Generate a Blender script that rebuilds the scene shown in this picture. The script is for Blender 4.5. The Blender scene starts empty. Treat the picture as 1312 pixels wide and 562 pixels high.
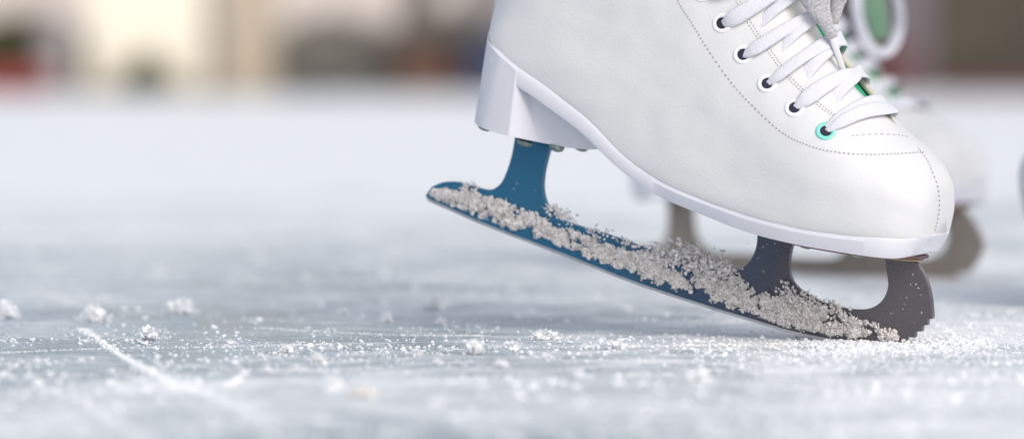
import bpy, bmesh, math, random
from mathutils import Vector, Matrix, noise
from mathutils.bvhtree import BVHTree
R = math.radians
random.seed(7)
scn = bpy.context.scene
COL = scn.collection

# ------------------------------------------------------------------ camera
CAM_H, FOC, SENS = 0.141, 135.0, 36.0
FPX = FOC / SENS * 1312
PITCH = math.atan((281 - 90) / FPX)
cd = bpy.data.cameras.new('camera'); cam = bpy.data.objects.new('camera', cd); COL.objects.link(cam)
cam.location = (0, 0, CAM_H); cam.rotation_euler = (R(90) - PITCH, 0, 0)
cd.lens = FOC; cd.sensor_width = SENS; cd.clip_start = 0.05; cd.clip_end = 500
cd.dof.use_dof = True; cd.dof.focus_distance = 1.985; cd.dof.aperture_fstop = 4.4
scn.camera = cam
CAMP = Vector((0, 0, CAM_H)); CROT = cam.rotation_euler.to_matrix()

def ray(px, py):
    return (CROT @ Vector(((px - 656) / FPX, (281 - py) / FPX, -1))).normalized()
def ground(px, py, z=0.0):
    d = ray(px, py); return CAMP + d * ((z - CAM_H) / d.z)
SH = 3.6
def bgx(px, d): return (px - 656) / FPX * (d - SH if d < 32 else d)
def bgz(py, d): return CAM_H + (90 - py) / FPX * d

# ------------------------------------------------------------------ materials
def mat(name):
    m = bpy.data.materials.new(name); m.use_nodes = True
    nt = m.node_tree; return m, nt, nt.nodes['Principled BSDF']
def N(nt, t, **kw):
    n = nt.nodes.new(t)
    for k, v in kw.items():
        if k in n.inputs.keys() if isinstance(k, str) else False: n.inputs[k].default_value = v
        else: setattr(n, k, v)
    return n
def coords(nt, scale=(1, 1, 1), kind='Object'):
    tc = nt.nodes.new('ShaderNodeTexCoord'); mp = nt.nodes.new('ShaderNodeMapping')
    mp.inputs['Scale'].default_value = scale
    nt.links.new(tc.outputs[kind], mp.inputs['Vector']); return mp.outputs['Vector']
def noi(nt, vec, sc, det=4, rough=.55, dist=0):
    n = nt.nodes.new('ShaderNodeTexNoise'); n.inputs['Scale'].default_value = sc
    n.inputs['Detail'].default_value = det; n.inputs['Roughness'].default_value = rough
    n.inputs['Distortion'].default_value = dist
    nt.links.new(vec, n.inputs['Vector']); return n.outputs['Fac']
def ramp(nt, fac, stops):
    r = nt.nodes.new('ShaderNodeValToRGB'); e = r.color_ramp.elements
    while len(e) < len(stops): e.new(.5)
    for i, (p, c) in enumerate(stops):
        e[i].position = p; e[i].color = c if len(c) == 4 else (*c, 1)
    nt.links.new(fac, r.inputs['Fac']); return r.outputs['Color']
def bump(nt, h, strength, dist, prev=None):
    b = nt.nodes.new('ShaderNodeBump'); b.inputs['Strength'].default_value = strength
    b.inputs['Distance'].default_value = dist
    nt.links.new(h, b.inputs['Height'])
    if prev: nt.links.new(prev, b.inputs['Normal'])
    return b.outputs['Normal']
def math_(nt, op, a, b=None):
    m = nt.nodes.new('ShaderNodeMath'); m.operation = op
    for i, v in enumerate((a, b)):
        if v is None: continue
        if isinstance(v, (int, float)): m.inputs[i].default_value = v
        else: nt.links.new(v, m.inputs[i])
    return m.outputs[0]
def mixc(nt, fac, a, b, mode='MIX'):
    m = nt.nodes.new('ShaderNodeMix'); m.data_type = 'RGBA'; m.blend_type = mode
    for i, v in ((0, fac), (6, a), (7, b)):
        if isinstance(v, (int, float)): m.inputs[i].default_value = v
        elif isinstance(v, tuple): m.inputs[i].default_value = v if len(v) == 4 else (*v, 1)
        else: nt.links.new(v, m.inputs[i])
    return m.outputs[2]

def simple(name, c1, c2=None, rough=.6, sc=30, metal=0, bmp=0, bd=.001):
    m, nt, p = mat(name); v = coords(nt)
    n = noi(nt, v, sc)
    nt.links.new(ramp(nt, n, [(.3, c1), (.7, c2 or c1)]), p.inputs['Base Color'])
    p.inputs['Roughness'].default_value = rough; p.inputs['Metallic'].default_value = metal
    if bmp: nt.links.new(bump(nt, n, bmp, bd), p.inputs['Normal'])
    return m

def leather():
    m, nt, p = mat('white_leather'); v = coords(nt)
    n1 = noi(nt, v, 18, 3); n2 = noi(nt, v, 900, 5, .6)
    vs = coords(nt, (1, 1.0, 2.2)); n3 = noi(nt, vs, 34, 6, .62, 1.5)
    vo = nt.nodes.new('ShaderNodeTexVoronoi'); vo.inputs['Scale'].default_value = 700
    nt.links.new(v, vo.inputs['Vector'])
    base = ramp(nt, n1, [(.3, (.71, .71, .725)), (.7, (.74, .738, .742))])
    # faint scuffs
    sc = ramp(nt, noi(nt, coords(nt, (1, 1, 5)), 60, 5, .7, 2), [(.64, (0, 0, 0)), (.74, (1, 1, 1))])
    base = mixc(nt, math_(nt, 'MULTIPLY', sc, .30), base, (.55, .55, .54))
    nt.links.new(base, p.inputs['Base Color'])
    nt.links.new(ramp(nt, n3, [(.3, (.38,) * 3), (.7, (.52,) * 3)]), p.inputs['Roughness'])
    b = bump(nt, vo.outputs['Distance'], .22, .0003)
    b = bump(nt, n3, .07, .0018, b); b = bump(nt, n1, .10, .005, b); b = bump(nt, n2, .10, .0003, b)
    nt.links.new(b, p.inputs['Normal'])
    p.inputs['Specular IOR Level'].default_value = .5
    return m
M = {}
M['leather'] = leather()
M['raw_edge'] = simple('raw_leather_edge', (.62, .55, .45), (.7, .64, .55), .8, 300)
M['sole'] = simple('white_sole', (.70, .70, .765), (.74, .74, .80), .42, 40, bmp=.1)
M['green'] = simple('green_lining', (.01, .34, .17), (.02, .42, .22), .8, 400, bmp=.3)
M['pale_green'] = simple('faded_green_felt', (.14, .27, .17), (.20, .34, .23), .8, 400, bmp=.3)
M['tongue'] = simple('tongue_leather', (.80, .80, .76), (.84, .83, .79), .5, 60, bmp=.2)
M['eyelet'] = simple('white_eyelet', (.84, .84, .85), (.86, .86, .87), .25, 60)
M['mint'] = simple('mint_eyelet', (.20, .68, .58), (.24, .74, .63), .3, 60)
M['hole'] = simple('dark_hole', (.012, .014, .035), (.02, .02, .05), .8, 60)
M['thread'] = simple('stitch_thread', (.38, .36, .36), (.48, .46, .46), .8, 500)
M['groove'] = simple('facing_thread', (.42, .40, .40), (.52, .50, .50), .8, 500)  # grey thread of the facing and bar tack stitches
M['grime'] = simple('grimy_seam', (.30, .25, .25), (.62, .60, .60), .8, 60)
M['plate'] = simple('sole_plate_metal', (.16, .075, .10), (.24, .14, .12), .35, 90, .8)
M['brass'] = simple('brass', (.42, .33, .20), (.50, .42, .30), .35, 90, .9)
M['screw'] = simple('screw_metal', (.20, .28, .25), (.38, .42, .38), .35, 120, .8)

def lace_mat(name, c1, c2, sc, ns=1500):
    m, nt, p = mat(name); v = coords(nt, kind='UV')
    w = nt.nodes.new('ShaderNodeTexWave'); w.inputs['Scale'].default_value = sc
    w.bands_direction = 'DIAGONAL'; w.inputs['Distortion'].default_value = .6; nt.links.new(v, w.inputs['Vector'])
    v2 = coords(nt); n = noi(nt, v2, ns, 3)
    h = math_(nt, 'ADD', math_(nt, 'MULTIPLY', w.outputs['Fac'], .6), n)
    nt.links.new(ramp(nt, h, [(.35, c1), (1.0, c2)]), p.inputs['Base Color'])
    p.inputs['Roughness'].default_value = .85
    p.inputs['Sheen Weight'].default_value = .15
    nt.links.new(bump(nt, h, .6, .0005), p.inputs['Normal'])
    return m
M['lace'] = lace_mat('lace_weave', (.70, .70, .78), (.80, .80, .86), 60)
M['grey_lace'] = lace_mat('grey_knit', (.07, .07, .085), (.78, .76, .80), 90, 700)
M['aglet'] = simple('clear_aglet', (.70, .69, .73), (.78, .78, .82), .3, 90)

def blade_mat():
    m, nt, p = mat('blue_grey_steel'); tc = nt.nodes.new('ShaderNodeTexCoord')
    sx = nt.nodes.new('ShaderNodeSeparateXYZ'); nt.links.new(tc.outputs['Object'], sx.inputs[0])
    v = coords(nt); n = noi(nt, v, 45, 5, .6); nf = noi(nt, coords(nt, (1, 1, 6)), 300, 4, .7)
    x = math_(nt, 'ADD', math_(nt, 'MULTIPLY', sx.outputs[0], 3.4), 1.0)        # -0.29 heel .. 0.03 toe
    x = math_(nt, 'ADD', x, math_(nt, 'MULTIPLY', math_(nt, 'SUBTRACT', n, .5), .16))
    c = ramp(nt, x, [(.10, (.008, .20, .38)), (.42, (.010, .17, .33)), (.66, (.035, .085, .16)), (.80, (.085, .08, .105)), (1, (.15, .13, .14))])  # runs from blue at the heel to grey at the toe
    c = mixc(nt, math_(nt, 'MULTIPLY', nf, .5), c, (.10, .10, .12))
    nt.links.new(c, p.inputs['Base Color'])
    p.inputs['Metallic'].default_value = .55
    nt.links.new(ramp(nt, nf, [(.3, (.20,) * 3), (.7, (.40,) * 3)]), p.inputs['Roughness'])
    nt.links.new(bump(nt, nf, .025, .0003), p.inputs['Normal'])
    return m
M['blade'] = blade_mat()
M['edge_steel'] = simple('bare_steel', (.42, .42, .46), (.58, .58, .60), .3, 200, .9)
M['worn_blade'] = simple('worn_brown_steel', (.27, .23, .20), (.36, .31, .27), .45, 60, .3)

def snow_mat(name, c1, c2, sc, sss=.0):
    m, nt, p = mat(name); v = coords(nt); n = noi(nt, v, sc, 4, .7)
    nt.links.new(ramp(nt, n, [(.3, c1), (.65, c2)]), p.inputs['Base Color'])
    p.inputs['Roughness'].default_value = .55; p.inputs['IOR'].default_value = 1.31
    nt.links.new(bump(nt, noi(nt, v, 1400, 3), .5, .0005), p.inputs['Normal'])
    if sss:
        p.inputs['Subsurface Weight'].default_value = sss; p.inputs['Subsurface Radius'].default_value = (1, 1.1, 1.2)
        p.inputs['Subsurface Scale'].default_value = .002
    return m
M['crust'] = snow_mat('packed_shadowed_snow', (.58, .53, .52), (.92, .90, .89), 330)  # pinkish grey snow, the darker tone putting crevice shadow into the colour
M['snow'] = snow_mat('fresh_snow', (.84, .86, .89), (.93, .94, .96), 200)
M['snow_warm'] = snow_mat('dirty_snow', (.78, .74, .70), (.88, .85, .82), 200)

def ice_mat():
    m, nt, p = mat('scraped_ice')
    tc = nt.nodes.new('ShaderNodeTexCoord'); sx = nt.nodes.new('ShaderNodeSeparateXYZ'); nt.links.new(tc.outputs['Object'], sx.inputs[0])
    X, Y = sx.outputs[0], sx.outputs[1]
    big = noi(nt, coords(nt, (1.0, 1.3, 1)), 2.6, 5, .6, .4)
    med = noi(nt, coords(nt, (1.2, 1.6, 1)), 22, 5, .65, .3)
    fine = noi(nt, coords(nt, (1, .55, 1)), 330, 4, .7)
    mot = noi(nt, coords(nt, (1, .6, 1)), 90, 4, .65)
    # scratches: rotated stretched noises
    def scr(ang, s, st, lo, hi):
        t2 = nt.nodes.new('ShaderNodeTexCoord'); mp = nt.nodes.new('ShaderNodeMapping')
        mp.inputs['Rotation'].default_value = (0, 0, R(ang))
        m2 = nt.nodes.new('ShaderNodeMapping'); m2.inputs['Scale'].default_value = (st, 1, 1)
        nt.links.new(t2.outputs['Object'], mp.inputs[0]); nt.links.new(mp.outputs[0], m2.inputs[0])
        return ramp(nt, noi(nt, m2.outputs[0], s, 3, .6, .15), [(lo, (0, 0, 0)), (hi, (1, 1, 1))])
    s1 = scr(8, 240, .02, .58, .66); s2 = scr(-14, 170, .02, .60, .68); s3 = scr(38, 120, .015, .62, .69); s4 = scr(75, 100, .015, .63, .70)
    s = math_(nt, 'ADD', math_(nt, 'ADD', s1, s2), math_(nt, 'ADD', s3, s4))
    # frost cover: a clear polished belt runs across the rink about two metres out, frosted before; beyond, sky reflection is painted in as whiter ice
    yb = math_(nt, 'ADD', Y, math_(nt, 'MULTIPLY', math_(nt, 'SUBTRACT', big, .5), .9))
    mr = nt.nodes.new('ShaderNodeMapRange')
    mr.inputs['From Min'].default_value = 2.05; mr.inputs['From Max'].default_value = 4.9; nt.links.new(yb, mr.inputs['Value'])
    mr2 = nt.nodes.new('ShaderNodeMapRange'); mr2.interpolation_type = 'SMOOTHSTEP'
    mr2.inputs['From Min'].default_value = 1.85; mr2.inputs['From Max'].default_value = 1.52; nt.links.new(yb, mr2.inputs['Value'])
    mr3 = nt.nodes.new('ShaderNodeMapRange'); mr3.interpolation_type = 'SMOOTHSTEP'
    mr3.inputs['From Min'].default_value = .0; mr3.inputs['From Max'].default_value = .2
    nt.links.new(math_(nt, 'ADD', X, math_(nt, 'MULTIPLY', math_(nt, 'SUBTRACT', med, .5), .3)), mr3.inputs['Value'])
    fr = math_(nt, 'MAXIMUM', math_(nt, 'POWER', mr.outputs[0], .95), math_(nt, 'MULTIPLY', mr2.outputs[0], .38))
    fr = math_(nt, 'MAXIMUM', fr, math_(nt, 'MULTIPLY', mr3.outputs[0], .55))
    patch = ramp(nt, math_(nt, 'ADD', math_(nt, 'MULTIPLY', med, .7), math_(nt, 'MULTIPLY', mot, .3)), [(.40, (0, 0, 0)), (.66, (1, 1, 1))])
    fr = math_(nt, 'ADD', fr, math_(nt, 'MULTIPLY', math_(nt, 'SUBTRACT', patch, .35), .55))
    far_ = noi(nt, coords(nt, (1.0, 1.25, 1)), 3.2, 5, .68, .8)
    fr = math_(nt, 'ADD', fr, math_(nt, 'MULTIPLY', math_(nt, 'SUBTRACT', far_, .43), 2.3))
    fg = ramp(nt, fine, [(.48, (0, 0, 0)), (.66, (1, 1, 1))])
    fr = math_(nt, 'ADD', fr, math_(nt, 'MULTIPLY', fg, .22))
    fr = math_(nt, 'ADD', fr, math_(nt, 'MULTIPLY', s, .42))
    cl = nt.nodes.new('ShaderNodeClamp'); nt.links.new(fr, cl.inputs[0]); fr = cl.outputs[0]
    c = mixc(nt, fr, (.23, .30, .355), (.89, .90, .905))
    nt.links.new(c, p.inputs['Base Color'])
    nt.links.new(ramp(nt, fr, [(0, (.20,) * 3), (.35, (.32,) * 3), (1, (.55,) * 3)]), p.inputs['Roughness'])
    p.inputs['IOR'].default_value = 1.31
    b = bump(nt, fine, .35, .0010); b = bump(nt, mot, .25, .002, b); b = bump(nt, s, .4, .0005, b)
    nt.links.new(b, p.inputs['Normal'])
    return m
M['ice'] = ice_mat()

# ------------------------------------------------------------------ object helpers
def link(name, me, m, parent=None):
    o = bpy.data.objects.new(name, me); COL.objects.link(o)
    for mm in (m if isinstance(m, (list, tuple)) else [m]): me.materials.append(mm)
    if parent: o.parent = parent
    return o
def mesh(name, vs, fs, m, parent=None, smooth=False, mi=None, uvs=None):
    me = bpy.data.meshes.new(name); me.from_pydata([tuple(v) for v in vs], [], fs); me.update()
    if smooth: me.polygons.foreach_set('use_smooth', [True] * len(me.polygons))
    if mi: me.polygons.foreach_set('material_index', mi)
    if uvs:
        uvl = me.uv_layers.new(name='UVMap')
        for l in me.loops: uvl.data[l.index].uv = uvs[l.vertex_index]
    bm = bmesh.new(); bm.from_mesh(me); bmesh.ops.recalc_face_normals(bm, faces=bm.faces); bm.to_mesh(me); bm.free()
    return link(name, me, m, parent)
def tag(o, label=None, cat=None, group=None, kind=None):
    if label: o['label'] = label
    if cat: o['category'] = cat
    if group: o['group'] = group
    if kind: o['kind'] = kind
    return o
def empty(name, loc=(0, 0, 0), rz=0):
    o = bpy.data.objects.new(name, None); COL.objects.link(o); o.location = loc; o.rotation_euler = (0, 0, rz)
    o.empty_display_size = .05; return o
def children(o): return list(o.children)
def copy_tree(o, parent=None):
    c = o.copy(); COL.objects.link(c); c.parent = parent
    for ch in children(o): copy_tree(ch, c)
    return c
def crom(P, t):
    """Catmull-Rom through list of tuples at float index t"""
    n = len(P); i = min(int(t), n - 2); f = t - i
    g = lambda k: P[max(0, min(n - 1, k))]
    p0, p1, p2, p3 = g(i - 1), g(i), g(i + 1), g(i + 2)
    return [.5 * (2 * b + (c - a) * f + (2 * a - 5 * b + 4 * c - d) * f * f + (3 * b - a - 3 * c + d) * f ** 3) for a, b, c, d in zip(p0, p1, p2, p3)]
def smooth_line(pts, n):
    return [crom(pts, (len(pts) - 1) * k / (n - 1)) for k in range(n)]

# ------------------------------------------------------------------ the near skate: local frame
YAW, TILT = R(22), R(17.8)
P0 = ground(1130, 438)
U = Vector((math.cos(YAW), -math.sin(YAW), 0)); NRM = Vector((-math.sin(YAW), -math.cos(YAW), 0))
XL = (U * math.cos(TILT) + Vector((0, 0, -math.sin(TILT)))).normalized()      # towards the toe, nose down
ZL = (U * math.sin(TILT) + Vector((0, 0, math.cos(TILT)))).normalized()
YL = ZL.cross(XL)                                                             # far side = +Y
MW = Matrix(((XL.x, YL.x, ZL.x, P0.x), (XL.y, YL.y, ZL.y, P0.y), (XL.z, YL.z, ZL.z, P0.z), (0, 0, 0, 1)))
MI = MW.inverted()
def pl(px, py, off=0.0):
    """pixel -> skate centre plane, in skate coordinates"""
    d = ray(px, py); t = (P0 - CAMP).dot(NRM) / d.dot(NRM)
    v = MI @ (CAMP + d * t); v.y = off; return v

skate = empty('figure_skate'); skate.matrix_world = MW
tag(skate, 'white figure skate in sharp focus, tipped onto its toe pick, blue blade caked with snow', 'ice skate', 'pair of white figure skates')

# upper stations: Bx,By, Tx,Ty, w(mm), f0, g(warp), q(top roundness), gap(mm half width of throat)
ST = [
 (1203,302, 1209,272, 14, .95, 1.2, .80, 0),
 (1201,302, 1211,252, 22, .95, 1.2, .80, 0),
 (1195,303, 1210,232, 30, .95, 1.25,.80, 0),
 (1179,303, 1200,209, 37, .95, 1.3, .80, 0),
 (1154,301, 1181,187, 43, .95, 1.35,.82, 0),
 (1112,297, 1150,161, 47, .94, 1.4, .88, 0),
 (1056,289, 1122,126, 48, .93, 1.4, .95, 11),
 (994,274, 1098,93, 46, .92, 1.35, .98, 15),
 (932,254, 1078,62, 43, .91, 1.3, 1, 17),
 (872,229, 1061,32, 40, .90, 1.25, 1, 18),
 (824,197, 1046,2, 37, .90, 1.2, 1, 19),
 (782,155, 1033,-32, 36, .90, 1.15, 1, 20),
 (735,118, 1020,-66, 36, .90, 1.1, 1, 20),
 (692,88, 1008,-100, 36, .90, 1.05, 1, 20),
 (667,68, 998,-130, 36, .84, 1, 1, 20),
 (650,52, 990,-160, 36, .70, 1, 1, 20),
 (643,34, 984,-188, 36, .42, 1, 1, 20),
 (641,0, 980,-215, 36, .12, 1, 1, 20),
 (640,-60, 980,-245, 37, .0, 1, 1, 20),
 (662,-130, 984,-285, 38, .0, 1, 1, 20),
 (686,-200, 992,-335, 40, .0, 1, 1, 20),
 (704,-270, 1002,-385, 43, .0, 1, 1, 22),
 (715,-330, 1012,-425, 46, .0, 1, 1, 24),
]
NR, NH = 150, 40
def station(s):   # s in 0..1
    return crom(ST, s * (len(ST) - 1))
def surf(s, t01, side, inset=0.0, full=True):
    """t01: 0 at the bottom edge, 1 at the throat edge (or midline when full)"""
    bx, by, tx, ty, w, f0, g, q, gap = station(s)
    w = w * .001; gap = max(0, gap) * .001
    pmax = math.pi
    if not full and gap > 0:
        pmax = math.pi - math.asin(min(1, (gap / w)) ** (1 / q))
    ph = t01 * pmax
    B, T = pl(bx, by), pl(tx, ty)
    t = ((1 - math.cos(ph)) / 2) ** g
    f0 = max(0, f0)
    lat = w * (f0 + (1 - f0) * math.sin(ph)) if ph < math.pi / 2 else w * max(0, math.sin(ph)) ** q
    P = B + (T - B) * t; P.y = side * lat
    k_ = math.sin(min(1, ph / math.pi) * math.pi)
    P.y += side * k_ * (.0012 * noise.noise(Vector((P.x * 22, P.z * 22, 3 + side))) + .0006 * noise.noise(Vector((P.x * 75, P.z * 75, 9 + side))))
    return P
def shell(full):
    vs, fs = [], []
    # one continuous strip: near bottom -> throat | throat -> far bottom
    for i in range(NR + 1):
        s = i / NR
        row = [surf(s, j / NH, -1, full=full) for j in range(NH + 1)] + [surf(s, j / NH, 1, full=full) for j in range(NH, -1, -1)]
        vs += row
    W = 2 * (NH + 1)
    for i in range(NR):
        for j in range(W - 1):
            s = i / NR * (len(ST) - 1)
            if j == NH and not full and s > 5.0: continue
            fs.append((i * W + j, i * W + j + 1, (i + 1) * W + j + 1, (i + 1) * W + j))
    fs.append(tuple(range(W)))
    return vs, fs
# the closed hull, used only for measuring
hv, hf = shell(True)
hull = BVHTree.FromPolygons([MW @ v for v in hv], hf)
def hit(px, py):
    """skate-space point and outward normal of the boot surface seen at a pixel"""
    h = hull.ray_cast(CAMP, ray(px, py))
    if h[0] is None: return None
    n = h[1]
    if n.dot(ray(px, py)) > 0: n = -n
    return MI @ h[0], (MI.to_3x3() @ n).normalized()

uv_, uf_ = shell(False)
me = bpy.data.meshes.new('boot'); me.from_pydata([tuple(v) for v in uv_], [], uf_)
bm = bmesh.new(); bm.from_mesh(me)
bmesh.ops.remove_doubles(bm, verts=bm.verts, dist=1e-6)
bmesh.ops.recalc_face_normals(bm, faces=bm.faces)
bm.to_mesh(me); bm.free()
me.polygons.foreach_set('use_smooth', [True] * len(me.polygons))
boot = link('boot_upper', me, [M['leather'], M['raw_edge']], skate)
# make sure normals point outwards
_c = sum((v.co for v in me.vertices), Vector()) / len(me.vertices)
if sum((p.center - _c).dot(p.normal) for p in me.polygons) < 0: me.flip_normals()
so = boot.modifiers.new('thick', 'SOLIDIFY'); so.thickness = .0030; so.offset = -1; so.material_offset_rim = 1; so.use_rim = True

# green lining and tongue: strips under the throat
def inner_strip(name, depth, lo, hi, m, s0, s1, thick, extra=0):
    vs, fs = [], []; n1, n2 = 90, 20
    for i in range(n1 + 1):
        s = s0 + (s1 - s0) * i / n1
        c0 = surf(s, .35, -1); c0.y = 0
        for k in range(n2 + 1):
            a = lo + (hi - lo) * k / n2            # angle about the midline, negative = near side
            side = -1 if a < 0 else 1
            bx, by, tx, ty, w, f0, g, q, gap = station(s)
            P = surf(s, 1 - abs(a) / math.pi, side)
            d = (c0 - P).normalized()
            vs.append(P + d * depth)
    for i in range(n1):
        for k in range(n2):
            a = i * (n2 + 1) + k; fs.append((a, a + 1, a + n2 + 2, a + n2 + 1))
    o = mesh(name, vs, fs, m, skate, True)
    md = o.modifiers.new('t', 'SOLIDIFY'); md.thickness = thick; md.offset = 0
    return o
S0 = 5.1 / (len(ST) - 1)
inner_strip('tongue_lining', .0052, -.95, .95, M['green'], S0, 1.0, .001)
inner_strip('tongue', .0040, -.85, -.16, M['tongue'], S0 * 1.02, 1.03 if False else 1.0, .0018)

# ---- sole band
SB = [(1190,318), (1189,322), (1184,325), (1172,327), (1150,325), (1106,318), (1050,308), (988,293), (928,271), (870,247), (818,211), (772,168), (722,131), (680,102), (658,84), (646,68), (643,54)]
def loft(name, secs, m, parent, smooth=True, bevel=0, cap=True):
    vs, fs = [], []; W = len(secs[0])
    for s in secs: vs += s
    for i in range(len(secs) - 1):
        for j in range(W):
            a = i * W + j; b = i * W + (j + 1) % W
            fs.append((a, b, b + W, a + W))
    if cap: fs.append(tuple(range(W))); fs.append(tuple(range(len(vs) - W, len(vs))))
    o = mesh(name, vs, fs, m, parent, smooth)
    if bevel:
        b = o.modifiers.new('b', 'BEVEL'); b.width = bevel; b.segments = 3; b.limit_method = 'ANGLE'; b.angle_limit = R(35)
    return o
secs = []
NS = len(SB)
for k in range(121):
    u = k / 120 * (NS - 1)
    bx, by = crom(SB, u); st = crom(ST, u)
    lat = st[4] * .001 * max(.0, st[5]) + .0016
    if u > 14.3: lat -= .0022 * (u - 14.3)
    back = min(1, (NS - 1 - u) / 2.2)
    top = pl(st[0], st[1]); top.z += .0012
    if u < 1: top.x += .0012 * (1 - u)
    bot = pl(bx, by)
    mid = top.lerp(bot, .3)
    lb = lat - (.0025 if u < 9 else .0008)
    secs.append([Vector((top.x, -lat + .0010, top.z)), Vector((mid.x, -lat, mid.z)), Vector((bot.x, -lb, bot.z)),
                 Vector((bot.x, lb, bot.z)), Vector((mid.x, lat, mid.z)), Vector((top.x, lat - .0010, top.z))])
sole = loft('sole', secs, M['sole'], skate, True, .0008)

# thin grimy line where the upper meets the sole
for sd_ in (-1, 1):
    V, F = [], []
    for k in range(121):
        u = 1.8 + k / 120 * 14.2; st = crom(ST, u); c = pl(st[0], st[1]); lat = st[4] * .001 * st[5] + .0002
        for q in range(6): V.append(Vector((c.x, sd_ * (lat + .0005 * math.cos(q * 1.047)), c.z + .0012 + .0005 * math.sin(q * 1.047))))
    for k in range(120):
        for q in range(6): a = k * 6 + q; b = k * 6 + (q + 1) % 6; F.append((a, b, b + 6, a + 6))
    mesh('welt_seam', V, F, M['grime'], boot, True)
# ---- heel block (top on the sole, bottom on the plate)
HL = [((640,40),(624,149),8,10), ((643,37),(625,153),17.0,17.5), ((650,53),(630,157),27.3,23.5), ((667,69.5),(642,162),32.5,29), ((679,79),(660,168),33.6,31), ((692,90),(679,173),34.5,31.2)]
HF = [((692,109),(681,173.5),33.2,31), ((697,113),(710,181.5),25,21), ((740,145),(743,188.5),22,18), ((764,162),(766,191),20,16), ((784,180),(786,184),19,17)]
def heel_secs(L, n, lin=False):
    out = []
    rows = [(a[0], a[1], b[0], b[1], c, d) for a, b, c, d in L]
    for k in range(n):
        t = (len(rows) - 1) * k / (n - 1)
        if lin:
            i = min(int(t), len(rows) - 2); f = t - i; r = [x + (y - x) * f for x, y in zip(rows[i], rows[i + 1])]
        else: r = crom(rows, t)
        T, Bt = pl(r[0], r[1]), pl(r[2], r[3]); wt, wb = r[4] * .001, r[5] * .001
        ws = [(0, 1)] ; 
        out.append([Vector((T.x, -wt, T.z)), Vector((Bt.x, -wb, Bt.z)), Vector((Bt.x, wb, Bt.z)), Vector((T.x, wt, T.z))])
    return out
heel = loft('heel', heel_secs(HL, 40) + heel_secs(HF, 5, True), M['sole'], skate, False, .0011)
for p in heel.data.polygons: p.use_smooth = True
md = heel.modifiers.new('wn', 'WEIGHTED_NORMAL'); 

# ---- blade
def prism(name, px, half, m, parent, bevel=.0005, yoff=0):
    P = [pl(x, y) for x, y in px]; n = len(P)
    vs = [Vector((p.x, -half + yoff, p.z)) for p in P] + [Vector((p.x, half + yoff, p.z)) for p in P]
    fs = [tuple(range(n)), tuple(range(2 * n - 1, n - 1, -1))] + [(i, (i + 1) % n, n + (i + 1) % n, n + i) for i in range(n)]
    o = mesh(name, vs, fs, m, parent, False)
    if bevel:
        b = o.modifiers.new('b', 'BEVEL'); b.width = bevel; b.segments = 2; b.limit_method = 'ANGLE'; b.angle_limit = R(40)
    for p in o.data.polygons[2:]: p.use_smooth = True
    wn = o.modifiers.new('wn', 'WEIGHTED_NORMAL'); wn.keep_sharp = True
    return o
bot_line = [(547,250),(552,257),(575,267),(620,287),(680,310),(740,333),(800,357),(860,378),(920,397),(970,412),(1010,424),(1050,433),(1090,438),(1128,440)]
bot_s = [tuple(p) for p in smooth_line(bot_line, 40)]
teeth = [(1136,440.5),(1140,434),(1149,436),(1153,438),(1163,438.5),(1163.5,431),(1174,432),(1174.5,424),(1183,424),(1183.5,416),(1190,416),(1190.5,408),(1196,408)]
front = [tuple(p) for p in smooth_line([(1196.5,404),(1195,385),(1191,365),(1185,350),(1176,336),(1170,327)], 12)]
hole = [tuple(p) for p in smooth_line([(1134,323),(1137,346),(1139,367),(1131,385),(1114,395),(1089,395),(1057,387),(1036,377),(1018,362),(1012,342),(1015,320),(1021,298)], 36)]
mid_ = [tuple(p) for p in smooth_line([(972,283),(971,312),(964,331),(952,343),(934,349),(900,341),(850,325),(790,303),(740,288),(716,278),(703,264),(697,244),(698,222),(703,200),(709,180)], 50)]
rear = [tuple(p) for p in smooth_line([(662,172),(657,200),(649,224),(641,237),(628,243),(605,238),(588,233),(570,233),(555,239)], 30)]
blade = prism('blade', bot_s + teeth + front + hole + mid_ + rear, .0023, M['blade'], skate)
strip_t = [(x + .9, y - 3.2) for x, y in bot_s[2:-3]]
edge = prism('running_edge', bot_s[2:-3] + strip_t[::-1], .0026, M['edge_steel'], blade, 0)
edge.location.z = -.0003
# plates
def plate_px(top, th): return top + [(x, y + th) for x, y in top[::-1]]
fp = [tuple(p) for p in smooth_line([(924,268),(985,290),(1046,305),(1104,316),(1150,323),(1184,327)], 30)]
def plate(name, line, th, halfs, m, parent):
    secs = []
    n = len(line)
    for k, (x, y) in enumerate(line):
        h = crom([(a,) for a in halfs], (len(halfs) - 1) * k / (n - 1))[0] * .001
        a, b = pl(x, y), pl(x, y + th)
        secs.append([Vector((a.x, -h, a.z)), Vector((b.x, -h, b.z)), Vector((b.x, h, b.z)), Vector((a.x, h, a.z))])
    return loft(name, secs, m, parent, False, .0003)
plate('sole_plate', fp, 4.5, [10, 30, 38, 40, 36, 24, 9], M['plate'], skate)
tp = [tuple(p) for p in smooth_line([(1128,326),(1150,329.5),(1181,332)], 8)]
plate('toe_mount', tp, 2.6, [4, 7, 8, 5], M['brass'], skate)
hp = [tuple(p) for p in smooth_line([(626,158),(660,168),(700,178.5),(742,187)], 12)]
plate('heel_plate', hp, 1.8, [14, 22, 22, 14], M['blade'], skate)
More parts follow.
